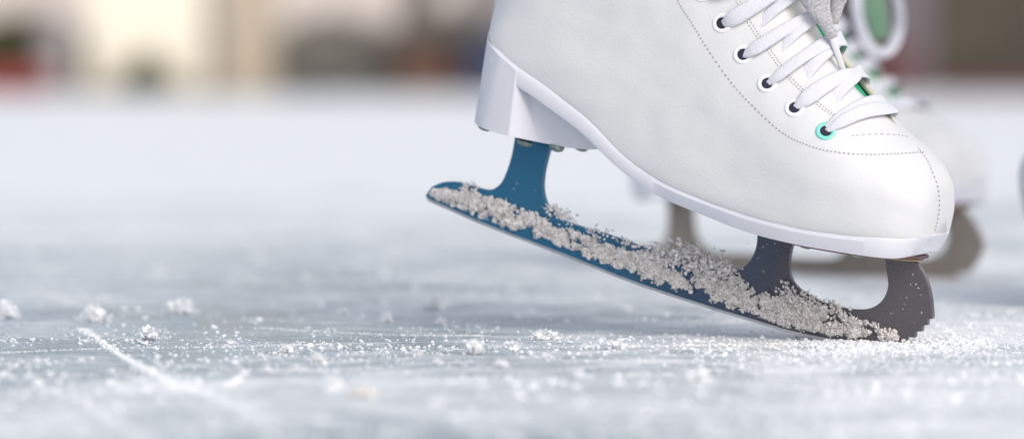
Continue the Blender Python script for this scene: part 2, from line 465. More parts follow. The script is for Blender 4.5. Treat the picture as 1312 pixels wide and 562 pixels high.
def dome(name, px, py, y, r, m, parent, h=.0022):
    c = pl(px, py); vs, fs = [], []; K = 20
    for ring, (rr, zz) in enumerate(((1, .0004), (1, -.3 * h), (.85, -.75 * h), (.5, -h), (.22, -h), (.18, -.7 * h))):
        vs += [Vector((c.x + r * rr * math.cos(2 * math.pi * k / K), y + r * rr * math.sin(2 * math.pi * k / K), c.z + zz)) for k in range(K)]
    for i in range(5):
        for k in range(K): fs.append((i * K + k, i * K + (k + 1) % K, (i + 1) * K + (k + 1) % K, (i + 1) * K + k))
    fs.append(tuple(range(K))); fs.append(tuple(range(5 * K, 6 * K)))
    return mesh(name, vs, fs, m, parent, True)
for (x, y) in ((637,159.5), (688,180), (728,186)):
    dome('screw', x, y, -.0165, .0042, M['screw'], skate, .0030)
    dome('screw', x + 3, y + 1, .0165, .0042, M['screw'], skate, .0030)
for (x, y) in ((1045,312), (1110,323)):
    dome('screw', x, y, -.018, .0036, M['screw'], skate, .0016)

# ---- eyelets
def frame_from(n):
    n = n.normalized(); a = Vector((1, 0, 0)); a = (a - n * a.dot(n)).normalized(); return a, n.cross(a), n
def torus_eyelet(P, n, m, name='eyelet'):
    a, b, n = frame_from(n); vs, fs = [], []; K, J = 40, 10
    prof = [(.0053, -.0004), (.0052, .0002), (.0047, .00055), (.0039, .0006), (.0032, .0004), (.0027, -.0001), (.0026, -.0016)]
    for (r, z) in prof:
        vs += [P + a * r * math.cos(2 * math.pi * k / K) + b * r * math.sin(2 * math.pi * k / K) + n * z for k in range(K)]
    for i in range(len(prof) - 1):
        for k in range(K): fs.append((i * K + k, i * K + (k + 1) % K, (i + 1) * K + (k + 1) % K, (i + 1) * K + k))
    o = mesh(name, vs, fs, m, skate, True)
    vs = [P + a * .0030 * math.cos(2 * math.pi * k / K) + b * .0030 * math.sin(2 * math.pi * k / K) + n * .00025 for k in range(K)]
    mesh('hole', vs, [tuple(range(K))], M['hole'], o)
    return o
EY = [(1058,168), (1018,138), (983,107), (952,70), (925,30), (899,-10), (877,-52), (862,-96)]
eyes = []
for i, (x, y) in enumerate(EY):
    h = hit(x, y); P, n = h
    eyes.append((P, n))
    e = torus_eyelet(P, n, M['mint'] if i == 0 else M['eyelet'])
    if i == 0: e['label'] = 'mint green eyelet nearest the toe'
    P2 = Vector((P.x, -P.y, P.z)); n2 = Vector((n.x, -n.y, n.z))
    torus_eyelet(P2, n2, M['eyelet'])

# ---- ribbons
def ribbon(name, pts, nrm, widths, th, m, parent, ruffle=0.0):
    """flat woven tape along pts with face normals nrm"""
    n = len(pts); vs, fs, uvs = [], [], []; prof = [(-1, 0), (-.85, .8), (-.4, 1.0), (.0, .9), (.4, 1.0), (.85, .8), (1, 0), (.85, -.8), (.4, -1), (-.4, -1), (-.85, -.8)]
    K = len(prof); L = 0
    for i in range(n):
        t = (pts[min(i + 1, n - 1)] - pts[max(i - 1, 0)]).normalized()
        nn = (nrm[i] - t * nrm[i].dot(t)).normalized(); sd = t.cross(nn)
        if i: L += (pts[i] - pts[i - 1]).length
        w = widths[i] if isinstance(widths, list) else widths
        for k, (a, b) in enumerate(prof):
            vs.append(pts[i] + sd * a * w / 2 + nn * (b * th / 2 - abs(a) ** 2 * ruffle)); uvs.append((a * .5 * w * 10, L * 10))
    for i in range(n - 1):
        for k in range(K):
            a = i * K + k; b = i * K + (k + 1) % K; fs.append((a, b, b + K, a + K))
    fs.append(tuple(range(K))); fs.append(tuple(range((n - 1) * K, n * K)))
    return mesh(name, vs, fs, m, parent, True, uvs=uvs)
hull_l = BVHTree.FromPolygons([tuple(v) for v in hv], hf)
def over(P, Q, d_, lift, n=34, bend=0.0, nA=None):
    """lace path draped on the hull between two surface points"""
    pts, nr = [], []
    for k in range(n):
        t = k / (n - 1); c = P.lerp(Q, t)
        c = c + Vector((bend * math.sin(math.pi * t), 0, -bend * .5 * math.sin(math.pi * t)))
        d = d_
        if nA is not None:
            nB = Vector((nA.x, -nA.y, nA.z)); k_ = 1 - abs(2 * t - 1)
            d = (d_ * min(1, k_ * 1.4) + (nA if t < .5 else nB) * max(0, 1 - k_ * 1.4)).normalized()
        c0_ = Vector((c.x, c.y * .3, c.z)) if False else c - d * .006
        h = hull_l.ray_cast(c0_, d)
        q, nm = (h[0], h[1]) if h[0] is not None else (c, d)
        if nm.dot(d) < 0: nm = -nm
        pts.append(q + nm * lift(t)); nr.append(nm)
    # smooth
    for _ in range(2):
        for k in range(1, n - 1): pts[k] = (pts[k - 1] + pts[k] * 2 + pts[k + 1]) / 4; nr[k] = (nr[k - 1] + nr[k] * 2 + nr[k + 1]).normalized()
    return pts, nr
def sm(a, b, t):
    x = max(0, min(1, (t - a) / (b - a))); return x * x * (3 - 2 * x)
for i in range(len(eyes) - 1):
    for side in (-1, 1):
        P, n = eyes[i]; Q, n2 = eyes[i + 1]
        if side == -1: A = P
        else: A = Vector((Q.x, -Q.y, Q.z)); n = n2
        d = (n + Vector((n.x, -n.y, n.z))).normalized()
        d = (d + Vector((.35, 0, .25))).normalized()
        hi = .0016 if (side == -1) == (i % 2 == 0) else .0003
        def lift(t, hi=hi):
            hi = hi - .0012 * sm(.2, .32, t) * (1 - sm(.7, .8, t))
            up = -.0006 + .0028 * sm(0, .14, t)
            mid = hi * math.exp(-((t - .5) / .22) ** 2)
            dn = -.0040 * sm(.70, .81, t)
            return up + mid + dn
        F0, F1 = (P, Q) if side == 1 else (Vector((P.x, -P.y, P.z)), Vector((Q.x, -Q.y, Q.z)))
        B_ = F0.lerp(F1, (-.05 if side == -1 else .25) + random.uniform(-.08, .08))
        nA = Vector((n.x, n.y if side == -1 else -n.y, n.z))
        pts, nr = over(A, B_, d, lift, 46, bend=random.uniform(.0055, .008) if side == -1 else random.uniform(-.001, .001), nA=nA)
        cut = int(46 * .97); pts, nr = pts[:cut], nr[:cut]
        a, bb = random.uniform(0, 6), random.uniform(0, 6)
        wd = []
        for k in range(cut):
            t = k / (cut - 1); w = .0076 + .0011 * math.sin(a + t * 9)
            w *= .45 + .55 * sm(0, .16, t)
            wd.append(w)
            tw = .22 * math.sin(bb + t * 7)
            tt = (pts[min(k + 1, cut - 1)] - pts[max(k - 1, 0)]).normalized()
            nr[k] = (nr[k] + tt.cross(nr[k]) * tw).normalized()
        ribbon('lace', pts, nr, wd, .0015, M['lace'], skate)
# bottom bar lace across the first eyelets
P, n = eyes[0]; A, B_ = P, Vector((P.x, -P.y, P.z)); d = (n + Vector((n.x, -n.y, n.z)) + Vector((.35, 0, .25))).normalized()
pts, nr = over(A, B_, d, lambda t: -.0010 + .0026 * sm(0, .12, t) - .003 * sm(.88, 1, t), 40, bend=.001, nA=n)
ribbon('lace', pts, nr, .0062, .0012, M['lace'], skate)

# ---- grey knitted lace end hanging in front with its aglet
def free_path(px, lift):
    out, nn = [], []
    for k, (x, y) in enumerate(px):
        h = hit(x, y); l = lift[k] if isinstance(lift, list) else lift
        if h is None: h = hit(x - 40, y)
        out.append(h[0] + h[1] * l); nn.append(h[1])
    return out, nn
line = [tuple(p) for p in smooth_line([(1022,-70),(1034,-30),(1046,0),(1056,24),(1066,49)], 24)]
base, bn = free_path([(1005,-60)], .006)
def on_depth(px, off):       # skate-space point above a pixel at a fixed distance from the centre plane
    d = ray(*px); t = ((P0 - CAMP).dot(NRM) + 0 - 0) / d.dot(NRM)
    w = MI @ (CAMP + d * t); dl = MI.to_3x3() @ d
    return w + dl * ((-off - w.y) / dl.y)
cam_l = (MI.to_3x3() @ (CAMP - P0)).normalized()
gp = [on_depth(p, .026 - .010 * k / 23) for k, p in enumerate(line)]
ribbon('lace_end', gp, [(cam_l + Vector((.2, 0, .1)) * math.sin(k * .5)).normalized() for k in range(24)], [.0225 - .0165 * sm(2, 23, k) for k in range(24)], .0030, M['grey_lace'], skate, .0015)
gl = skate.children[-1] if False else [o for o in skate.children if o.name.startswith('lace_end')][0]
gl['label'] = 'grey knitted lace end hanging over the tongue'
ap = [on_depth((1066 + 18 * k / 9, 48 + 54 * k / 9), .016 - .004 * k / 9) for k in range(10)]
ribbon('aglet', ap, [cam_l] * 10, .0034, .0026, M['aglet'], gl)
# second tape fold next to it
line2 = [tuple(p) for p in smooth_line([(1086,-60),(1080,-20),(1072,6),(1066,30)], 14)]
gp2 = [on_depth(p, .012) for p in line2]
ribbon('lace_end', gp2, [(cam_l + Vector((-.4, 0, 0))).normalized()] * 14, [.012 - .006 * k / 13 for k in range(14)], .003, M['grey_lace'], skate, .001)

# ---- stitching
def stitches(px, n, ln, rad, m, parent, name='stitching', lift=.0002, gapf=.5, loose=0.0):
    pts = smooth_line(px, n * 2 + 1); vs, fs = [], []
    for k in range(n):
        a, b = hit(*pts[2 * k]), hit(*pts[2 * k + 1])
        if not a or not b: continue
        if (a[0] - b[0]).length > .02: continue
        A, B_ = a[0] + a[1] * lift, b[0] + b[1] * lift; nn = a[1]
        t = (B_ - A); L = t.length; t = t.normalized(); sd = t.cross(nn)
        if loose: sd2 = sd * random.uniform(-loose, loose); A = A + sd2; B_ = B_ - sd2
        mid = (A + B_) / 2 + nn * rad * .8; i0 = len(vs)
        for (c, r) in ((A, rad * .55), (mid, rad), (B_, rad * .55)):
            vs.extend([c + sd * r, c + nn * r, c - sd * r, c - nn * r])
        for s in range(2):
            for q in range(4): fs.append((i0 + s * 4 + q, i0 + s * 4 + (q + 1) % 4, i0 + (s + 1) * 4 + (q + 1) % 4, i0 + (s + 1) * 4 + q))
        fs += [(i0, i0 + 1, i0 + 2, i0 + 3), (i0 + 8, i0 + 9, i0 + 10, i0 + 11)]
    return mesh(name, vs, fs, m, parent, True)
seam = [(848,-60),(858,-28),(868,0),(885,27),(905,60),(935,103),(965,136),(1000,168),(1030,184),(1065,194),(1110,198),(1150,197),(1184,195)]
stitches(seam, 95, 0, .00029, M['thread'], boot)
stitches([(1192,216),(1200,236),(1203,258),(1201,280),(1197,296)], 15, 0, .00036, M['thread'], boot)
stitches([(1176,190),(1186,203),(1193,216)], 8, 0, .0003, M['thread'], boot)
for dx in (0, 5):
    stitches([(936 + dx,-20),(946 + dx,8),(966 + dx,42),(984 + dx,66),(1004 + dx,94),(1030 + dx,120),(1060 + dx,144),(1085 + dx,160)], 62, 0, .00026, M['groove'], boot, 'facing_stitching')
for row in range(1):
    y0 = 172 + row * 9
    stitches([(1092 + row * 8, y0 + 2), (1120 + row * 5, y0), (1150 + row * 4, y0 + 1), (1164 + row * 5, y0 + 4)], 12, 0, .00024, M['groove'], boot, 'bar_tack', loose=.0006)

# ---- snow crust on the blade
def chunk(vs, fs, c, r, sub=1, flat=1.0, rough=.35, ico=[None, None, None]):
    if ico[sub] is None:
        b = bmesh.new(); bmesh.ops.create_icosphere(b, subdivisions=sub if sub else 1, radius=1)
        ico[sub] = ([v.co.copy() for v in b.verts], [tuple(v.index for v in f.verts) for f in b.faces]); b.free()
    V, F = ico[sub]; i0 = len(vs); o = Vector((random.uniform(0, 99), random.uniform(0, 99), random.uniform(0, 99)))
    sx, sy = random.uniform(.75, 1.3), random.uniform(.75, 1.3)
    rot = Matrix.Rotation(random.uniform(0, 6.28), 3, Vector((random.uniform(-1, 1), random.uniform(-1, 1), random.uniform(-1, 1))).normalized())
    for v in V:
        k = 1 + rough * 1.6 * noise.noise(v * 1.7 + o) + rough * random.uniform(-.5, .5)
        q = rot @ Vector((v.x * sx * k, v.y * sy * k, v.z * k)); q.z *= flat
        vs.append(c + q * r)
    fs.extend([tuple(i0 + j for j in f) for f in F])
top_line = [(556,240),(575,240),(600,241),(640,250),(680,268),(715,282),(760,300),(810,318),(860,330),(910,342),(950,356),(985,378),(1010,376),(1035,380),(1060,392),(1090,402),(1120,408),(1150,420)]
low_line = [(556,252),(575,262),(600,273),(640,290),(680,304),(715,317),(760,334),(810,352),(860,369),(910,386),(950,398),(985,409),(1010,417),(1035,424),(1060,429),(1090,433),(1120,434),(1150,437)]
vs, fs = [], []
lobes = []
for k in range(3600):
    t = random.random() * 17; T = crom(top_line, t); L = crom(low_line, t)
    f = min(1, max(0, random.betavariate(1.6, 1.9)))
    # thickness of cover along the blade: clumpy, thin towards the toe
    den = .27 + 1.2 * noise.noise(Vector((t * 1.1, 3.1, f * 1.5))) + .5 * noise.noise(Vector((t * 4, 8.1, f * 3))) + (.25 if 6 < t < 14 else 0)
    if t > 15.3: den *= .35
    if t < .6: den *= .7
    if random.random() > den + .15: continue
    drop = 4 if t < 7 or t > 11 else 1
    x = T[0] + (L[0] - T[0]) * f; y = T[1] + drop + (L[1] - 3 - T[1] - drop) * f
    r = random.uniform(.0004, .0015) * (1.35 if 7 < t < 13 else 1)
    c = pl(x, y, -.0023 - random.uniform(0, .0016)); lobes.append((c, r, t))
    chunk(vs, fs, Vector((c.x, min(c.y + .0006, -.0023), c.z)), r, 1, .9, .8)
for k in range(40000):
    c, r, t = random.choice(lobes)
    d = Vector((random.gauss(0, 1), -abs(random.gauss(0, .8)), random.gauss(0, 1))).normalized()
    q = c + d * r * random.uniform(.7, 1.25) * (1 if random.random() < .6 else 1.5)
    if q.y > -.0015: q.y = -.0015
    chunk(vs, fs, q, random.uniform(.00016, .00062), 1, 1, .8)
for _ in range(40):
    x, y = random.choice((((random.uniform(1140, 1186)), random.uniform(345, 425)), (random.uniform(960, 1005), random.uniform(310, 380)), (random.uniform(655, 690), random.uniform(230, 280))))
    chunk(vs, fs, pl(x, y, -.0023), random.uniform(.00015, .0004), 1, 1, .5)
# fluffy tufts riding on top of the runner
for (x, y, n, sp) in ((604,240,70,.0035), (713,268,70,.0035), (724,277,60,.004), (765,297,60,.004), (860,330,140,.006), (885,326,220,.007), (905,330,220,.007), (925,340,120,.006), (840,322,80,.005), (1020,376,140,.005), (1036,386,120,.005), (1066,393,90,.004), (1085,398,70,.004), (1140,432,40,.003), (1160,437,30,.003), (800,308,50,.003)):
    c0 = pl(x, y, -.001)
    for _ in range(n):
        chunk(vs, fs, c0 + Vector((max(-2, min(2, random.gauss(0, 1.0))), random.gauss(-.2, .5), max(-1.2, min(.9, random.gauss(-.2, .5))))) * sp, random.uniform(.0003, .0011), 1, 1, .5)
crust = mesh('blade_snow', vs, fs, M['crust']); crust.matrix_world = MW
tag(crust, 'crumbly grey white snow caked along the lower side of the blue blade', 'snow', kind='stuff')

# ------------------------------------------------------------------ far skate (its mate) and the toe at the right edge
def place(root, loc, yaw, tilt):
    u = Vector((math.cos(yaw), -math.sin(yaw), 0)); x = (u * math.cos(tilt) + Vector((0, 0, -math.sin(tilt)))).normalized()
    z = (u * math.sin(tilt) + Vector((0, 0, math.cos(tilt)))).normalized(); y = z.cross(x)
    root.matrix_world = Matrix(((x.x, y.x, z.x, loc.x), (x.y, y.y, z.y, loc.y), (x.z, y.z, z.z, loc.z), (0, 0, 0, 1)))
far = copy_tree(skate)
tag(far, 'blurred white skate standing flat behind the sharp one, brown blade, looped laces', 'ice skate', 'pair of white figure skates')
place(far, ground(1222, 356) + Vector((0, 0, .001)), R(33), R(2.5))
for ch in list(far.children):
    if ch.name.startswith('lace_end'):
        for g_ in list(ch.children): bpy.data.objects.remove(g_)
        bpy.data.objects.remove(ch)
    elif ch.name.startswith('blade'):
        ch.data = ch.data.copy(); ch.data.materials[0] = M['worn_blade']; ch['label'] = 'worn brown steel blade'
third = copy_tree(skate)
tag(third, 'pale boot toe of another skate just cut by the right edge of the photo', 'ice skate')
bpy.context.view_layer.update()
g3 = ground(1381, 394)
place(third, g3, R(187), R(19))
for ch in list(third.children):
    if ch.name.startswith('lace_end'):
        for g_ in list(ch.children): bpy.data.objects.remove(g_)
        bpy.data.objects.remove(ch)

# lace bow of the far skate, hanging loop
bpy.context.view_layer.update()
FM = far.matrix_world.copy(); FI = FM.inverted()
def at_depth(px, py, d): r_ = ray(px, py); return CAMP + r_ * (d / r_.y)
loop_px = [(1112,-60),(1100,-25),(1098,10),(1104,40),(1116,62),(1132,68),(1145,58),(1152,32),(1150,0),(1140,-30),(1122,-60)]
lp = [FI @ at_depth(x, y, 2.52 + .02 * math.sin(i * .2)) for i, (x, y) in enumerate(smooth_line(loop_px, 60))]
cl_ = (FI.to_3x3() @ Vector((0, -1, .1))).normalized()
ribbon('lace_loop', lp, [(cl_ + Vector((.3 * math.sin(i * .3), 0, 0))).normalized() for i in range(60)], .0072, .002, M['lace'], far)
tpx = [(1100,-80),(1112,-20),(1122,20),(1128,52)]
gt = [FI @ at_depth(x, y, 2.56) for x, y in smooth_line(tpx, 20)]
ribbon('tongue_flap', gt, [cl_] * 20, [.022 - .010 * k / 19 for k in range(20)], .003, M['pale_green'], far)

# ------------------------------------------------------------------ ice
def rect_sheet(name, x0, x1, y0, y1, z, m):
    return mesh(name, [(x0, y0, z), (x1, y0, z), (x1, y1, z), (x0, y1, z)], [(0, 1, 2, 3)], m)
tag(rect_sheet('ice', -30, 30, -6, 21.8, 0, M['ice']), 'pale scraped ice rink surface', 'ice', kind='structure')
M['pave'] = simple('grey_paving', (.22, .21, .20), (.3, .29, .27), .8, 3)
tag(rect_sheet('ground', -80, 80, 21.8, 140, -.004, M['pave']), 'grey paving beyond the rink', 'paving', kind='structure')

# grains of snow on the ice: nobody could count them
vs, fs = [], []
def grain(x, y, r, flat=.7): chunk(vs, fs, Vector((x, y, r * flat * .5)), r, 1, flat, .5)
n_g = 0
while n_g < 6500:
    y = 1.5 + 1.2 * random.random() ** 1.2; half = .155 * y
    x = random.uniform(-half, half)
    d = .02 + .9 * noise.noise(Vector((x * 9, y * 5, 1))) + .5 * noise.noise(Vector((x * 40, y * 14, 5)))
    d += .6 * sm(.02, .2, x) + .2 * math.exp(-((y - 1.97) / .08) ** 2)
    if random.random() > d: continue
    n_g += 1
    grain(x, y, random.uniform(.0002, .0008) * (1 if random.random() > .06 else 1.9))
# ridges pushed up along old skate marks
def ridge(px, n, spread, r0, r1, ys=1.3):
    pts = smooth_line(px, n)
    for p in pts:
        g_ = ground(*p); s_ = random.gauss(0, spread)
        if ys > 2 and noise.noise(Vector((g_.x * 30, s_ * 60, 2))) + .6 * noise.noise(Vector((g_.x * 90, s_ * 200, 7))) < random.uniform(-.25, .35): continue
        grain(g_.x + s_, g_.y + random.gauss(0, spread * ys), random.uniform(r0, r1))
ridge([(560,448),(640,446),(740,444),(860,443),(960,441)], 350, .004, .0002, .0006)
ridge([(860,448),(960,446),(1080,442),(1200,440),(1312,437)], 3200, .014, .0002, .0010, 6)
ridge([(1040,440),(1110,443),(1180,441),(1210,438)], 2200, .010, .0003, .0014, 3)
for _ in range(1300):
    y = random.gauss(1.93, .10); half = .15 * y; x = random.uniform(-half, half * .6)
    if noise.noise(Vector((x * 22, y * 9, 4))) < .02: continue
    grain(x, y, random.uniform(.0004, .0013) * (1 if random.random() > .1 else 1.5), .6)
for _ in range(950):
    y = random.choice((random.uniform(2.15, 3.0), random.uniform(1.45, 1.78))); half = .15 * y; x = random.uniform(-half, half)
    if noise.noise(Vector((x * 7, y * 6, 9))) < -.05: continue
    grain(x, y, random.uniform(.0010, .0026), .55)
ridge([(0,487),(60,484),(120,479),(200,473)], 160, .005, .0002, .0005)
for mk in ([(230,468),(330,474),(450,472),(600,462)], [(0,452),(120,447),(300,444),(420,441)], [(420,500),(600,486),(760,470)], [(330,420),(480,428),(620,430)]):
    ridge(mk, 420, .0022, .0002, .0005)
tag(mesh('snow_grains', vs, fs, M['snow']), 'fine white snow grains strewn over the ice', 'snow', kind='stuff')

vs, fs = [], []
ridge([(106,421),(140,445),(175,466),(212,485),(252,501)], 1300, .0016, .0002, .0007)
ridge([(190,474),(225,490),(270,506),(320,520)], 700, .006, .0002, .0007)
tag(mesh('skate_mark', vs, fs, M['snow']), 'thin curved white skate mark cutting across the ice at left', 'skate mark', kind='stuff')

# countable clumps of snow
def clump(px, py, wpx, hpx, label, warm=False, parts=22, group='loose snow clumps on the ice'):
    wpx *= .92; hpx *= .8
    g_ = ground(px, py + hpx / 2); k = g_.y / FPX; w, h = wpx * k, hpx * k
    V, F = [], []
    for i in range(parts):
        a = random.uniform(-.5, .5); zz = random.uniform(.1, .72) * math.sqrt(max(0, 1 - (a * 1.5) ** 2))
        chunk(V, F, Vector((a * w * .8, random.uniform(-.3, .3) * w, zz * h)), random.uniform(.10, .26) * min(w, h * 1.2), 1, .8, .75)
    for i in range(parts * 12):
        a = random.gauss(0, .33); zz = abs(random.gauss(.35, .3))
        chunk(V, F, Vector((a * w, random.gauss(0, .25) * w, max(.03, min(.95, zz)) * math.sqrt(max(.1, 1 - (a * 1.6) ** 2)) * h)), random.uniform(.025, .08) * min(w, h), 1, .8, .8)
    o = mesh('snow_clump', V, F, M['snow_warm'] if warm else M['snow']); o.location = (g_.x, g_.y, 0)
    tag(o, label, 'snow clump', group)
CL = [
 (407,457,20,17,'sharp rounded white snow clump, left of the middle of the ice'),
 (607,443,22,26,'tall sharp snow clump in the middle of the picture'),
 (640,465,20,14,'flat snow clump just in front of the tall middle clump'),
 (655,440,22,14,'pointed snow flake pile right behind the tall middle clump'),
 (780,439,44,20,'widest low snow slab, left of the blade tip'),
 (365,446,20,16,'pair of small sharp snow lumps left of the rounded clump'),
 (423,443,9,11,'tiny upright snow lump right behind the rounded clump'),
 (342,472,14,11,'small jagged snow lump in the row in front of the sharp scatter'),
 (379,471,12,9,'small round snow lump right of the jagged one'),
 (534,450,13,12,'small snow lump midway between rounded and tall clumps'),
 (560,462,12,12,'tiny snow lump in front and left of the tall clump'),
 (290,443,14,8,'thin slanting snow flake beyond the left scatter'),
 (200,461,9,12,'small sharp lump at the curved skate mark'),
 (103,460,8,9,'tiny sharp lump left of the skate mark'),
 (143,474,8,9,'tiny lump just in front of the skate mark, lower left'),
 (47,460,9,9,'tiny double lump near the left edge'),
 (12,468,8,10,'leftmost tiny snow lump at the edge of the picture'),
 (36,468,8,13,'small upright snow lump second from the left edge'),
 (700,428,44,18,'soft snow heap beyond the tall middle clump'),
 (190,425,26,24,'blurred round clump standing behind the skate mark'),
 (120,400,32,28,'blurred large clump far left behind the others'),
 (233,390,34,28,'blurred large clump left, farther back than the skate mark'),
 (495,405,14,18,'blurred small lump behind the middle of the ice'),
 (557,385,22,30,'blurred tall white clump far behind the tall middle clump'),
 (565,410,14,12,'blurred small lump in front of the far tall one'),
 (8,395,26,30,'blurred clump cut by the left edge, far back'),
 (440,398,12,12,'blurred faint lump behind the rounded clump'),
 (1060,405,14,8,'small lump behind the blade near the toe'),
 (1255,432,16,8,'small low lump right of the toe pick'),
 (700,455,16,10,'low soft lump in front of the snow heap'),
 (852,452,14,9,'small lump in front of the blade middle'),
 (893,480,34,30,'blurred cream white clump in front of the blade'),
 (425,488,30,26,'blurred white clump closest in front of the rounded clump'),
 (740,478,16,14,'blurred faint lump in the foreground middle'),
 (660,503,22,18,'blurred pale lump low in the foreground middle'),
 (100,512,40,18,'blurred wide snow patch low at left'),
 (560,515,22,16,'blurred pale lump low in the foreground, left of the middle one'),
]
for c_ in CL: clump(*c_)
clump(466, 500, 32, 20, 'blurred faintly brownish snow clump in the foreground', warm=True)
for k in range(46):      # unremarkable crumbs
    px = random.uniform(300, 760) if k < 26 else random.uniform(700, 1300); py = random.gauss(455, 9)
    s_ = random.uniform(3.5, 8)
    clump(px, py, s_, s_, 'tiny white snow crumb, one of the many strewn between the bigger clumps', parts=4, group='tiny snow crumbs on the ice')

# ------------------------------------------------------------------ far background
def box(vs, fs, x0, x1, y0, y1, z0, z1):
    i = len(vs); vs += [(x0, y0, z0), (x1, y0, z0), (x1, y1, z0), (x0, y1, z0), (x0, y0, z1), (x1, y0, z1), (x1, y1, z1), (x0, y1, z1)]
    fs += [tuple(i + k for k in f) for f in ((0, 3, 2, 1), (4, 5, 6, 7), (0, 1, 5, 4), (1, 2, 6, 5), (2, 3, 7, 6), (3, 0, 4, 7))]
def boxes(name, L, m, parent=None, bevel=.01):
    vs, fs = [], []
    for b in L: box(vs, fs, *b)
    o = mesh(name, vs, fs, m, parent)
    if bevel: b = o.modifiers.new('b', 'BEVEL'); b.width = bevel; b.segments = 2
    return o
def spec(name, c, c2=None, r=.7, sc=4): M[name] = simple(name, c, c2, r, sc, bmp=.1, bd=.01)
spec('cream', (.93, .86, .70), (.96, .90, .76)); spec('beige', (.48, .40, .31), (.54, .46, .36)); spec('pale', (.72, .64, .60), (.80, .72, .68))
spec('red', (.30, .035, .035), (.36, .05, .05)); spec('olive', (.10, .095, .045), (.16, .15, .07)); spec('brown', (.16, .12, .10), (.22, .17, .14))
spec('bark', (.15, .12, .105), (.22, .185, .165), .9, 20); spec('greybin', (.36, .33, .34), (.42, .39, .40)); spec('darkwood', (.055, .047, .034), (.085, .075, .05))
spec('mauve', (.14, .12, .14), (.18, .155, .175)); spec('maroon', (.10, .03, .035), (.13, .04, .045)); spec('navy', (.03, .05, .11), (.04, .06, .13)); spec('rust', (.17, .09, .065), (.22, .12, .09))
spec('glass', (.08, .10, .12), (.10, .12, .14), .15); spec('white_board', (.62, .64, .66), (.68, .70, .72), .5)

D = 26.0
# pale hall far behind
h = empty('exhibition_hall', (bgx(250, 60), 60, 0)); tag(h, 'long pale pinkish building far behind the rink on the left', 'building')
boxes('wall', [(-9, 7.5, 0, 10, 0, 7)], M['pale'], h)
boxes('roof', [(-9.4, 7.9, -.4, 10.4, 7.003, 7.4)], M['brown'], h)
for k in range(6):
    w_ = boxes('window', [(-8 + k * 2.6, -6.4 + k * 2.6, -.04, .02, 2.2, 4.6)], M['brown'], h)
    boxes('pane', [(-7.9 + k * 2.6, -6.5 + k * 2.6, -.06, -.042, 2.3, 4.5)], M['glass'], w_, 0)
# cream kiosk
x0, x1 = bgx(112, D), bgx(262, D)
k_ = empty('kiosk', ((x0 + x1) / 2, D, 0)); w = (x1 - x0) / 2; tag(k_, 'bright cream kiosk at the rink edge, left of the beige pillar', 'kiosk')
boxes('wall', [(-w, w, 0, 1.6, .06, 2.3)], M['cream'], k_); boxes('roof', [(-w - .15, w + .15, -.2, 1.8, 2.303, 2.4)], M['beige'], k_)
boxes('plinth', [(-w - .01, w + .01, -.01, 1.61, 0, .058)], M['beige'], k_, 0)
boxes('serving_hatch', [(-w + .1, w - .1, -.03, .02, 1.1, 1.8)], M['glass'], k_)
# beige pillar
x0, x1 = bgx(285, D), bgx(352, D)
p_ = empty('stone_pillar', ((x0 + x1) / 2, D, 0)); w = (x1 - x0) / 2; tag(p_, 'broad beige stone pillar right of the cream kiosk', 'pillar')
boxes('shaft', [(-w, w, 0, .4, .1, 2.8)], M['beige'], p_); boxes('base', [(-w - .03, w + .03, -.03, .43, 0, .098)], M['beige'], p_); boxes('cap', [(-w - .05, w + .05, -.05, .45, 2.803, 2.95)], M['beige'], p_)
# shrubs
def leaf_ball(name, rx, ry, rz, zc, n, sz, m, parent, seed):
    rnd = random.Random(seed); V, F = [], []
    for _ in range(n):
        a, b = rnd.uniform(0, 6.283), rnd.uniform(-.8, 1.4); rr = rnd.uniform(.35, 1) ** .5
        d = Vector((math.cos(a) * math.cos(b), math.sin(a) * math.cos(b), math.sin(b)))
        kx = 1 + .35 * noise.noise(d * 2.1 + Vector((seed, 0, 0)))
        c = Vector((d.x * rx, d.y * ry, d.z * rz)) * rr * kx + Vector((0, 0, zc))
        if c.z < .01: c.z = .01 + rnd.random() * .02
        t = Vector((rnd.uniform(-1, 1), rnd.uniform(-1, 1), rnd.uniform(-.3, 1))).normalized(); s_ = t.orthogonal().normalized()
        i = len(V); L = sz * rnd.uniform(.6, 1.3)
        V += [c, c + t * L * .5 + s_ * L * .25, c + t * L, c + t * L * .5 - s_ * L * .25]; F.append((i, i + 1, i + 2, i + 3))
    return mesh(name, V, F, m, parent)
def stems(name, n, h, spread, m, parent, seed, r=.006):
    rnd = random.Random(seed); V, F = [], []
    for _ in range(n):
        a = rnd.uniform(0, 6.28); e = Vector((math.cos(a) * spread * rnd.random(), math.sin(a) * spread * rnd.random(), h * rnd.uniform(.7, 1)))
        b = Vector((e.x * .2, e.y * .2, 0)); i = len(V)
        for c, rr in ((b, r), (e, r * .4)):
            V += [c + Vector((rr * math.cos(q * 1.2566), rr * math.sin(q * 1.2566), 0)) for q in range(5)]
        for q in range(5): F.append((i + q, i + (q + 1) % 5, i + 5 + (q + 1) % 5, i + 5 + q))
    return mesh(name, V, F, m, parent, True)
def shrub(px, d, rx, hh, m, label, seed, n=1500):
    s_ = empty('shrub', (bgx(px, d), d, 0)); tag(s_, label, 'shrub', 'shrubs along the rink edge')
    leaf_ball('foliage', rx, rx, hh * .55, hh * .5, n, .07, m, s_, seed); stems('stem', 8, hh * .8, rx * .6, M['bark'], s_, seed)
shrub(25, 27, .45, .42, M['olive'], 'olive shrub at the far left behind the red bench', 3, 2600)
shrub(188, 25.75, .13, .16, M['olive'], 'low green shrub in front of the cream kiosk', 4, 700)
M['dull'] = simple('dull_leaf', (.22, .21, .19), (.32, .30, .27), .8, 8)
shrub(435, 26.4, .42, .40, M['dull'], 'dull grey green shrub right of the beige pillar', 5, 2600)
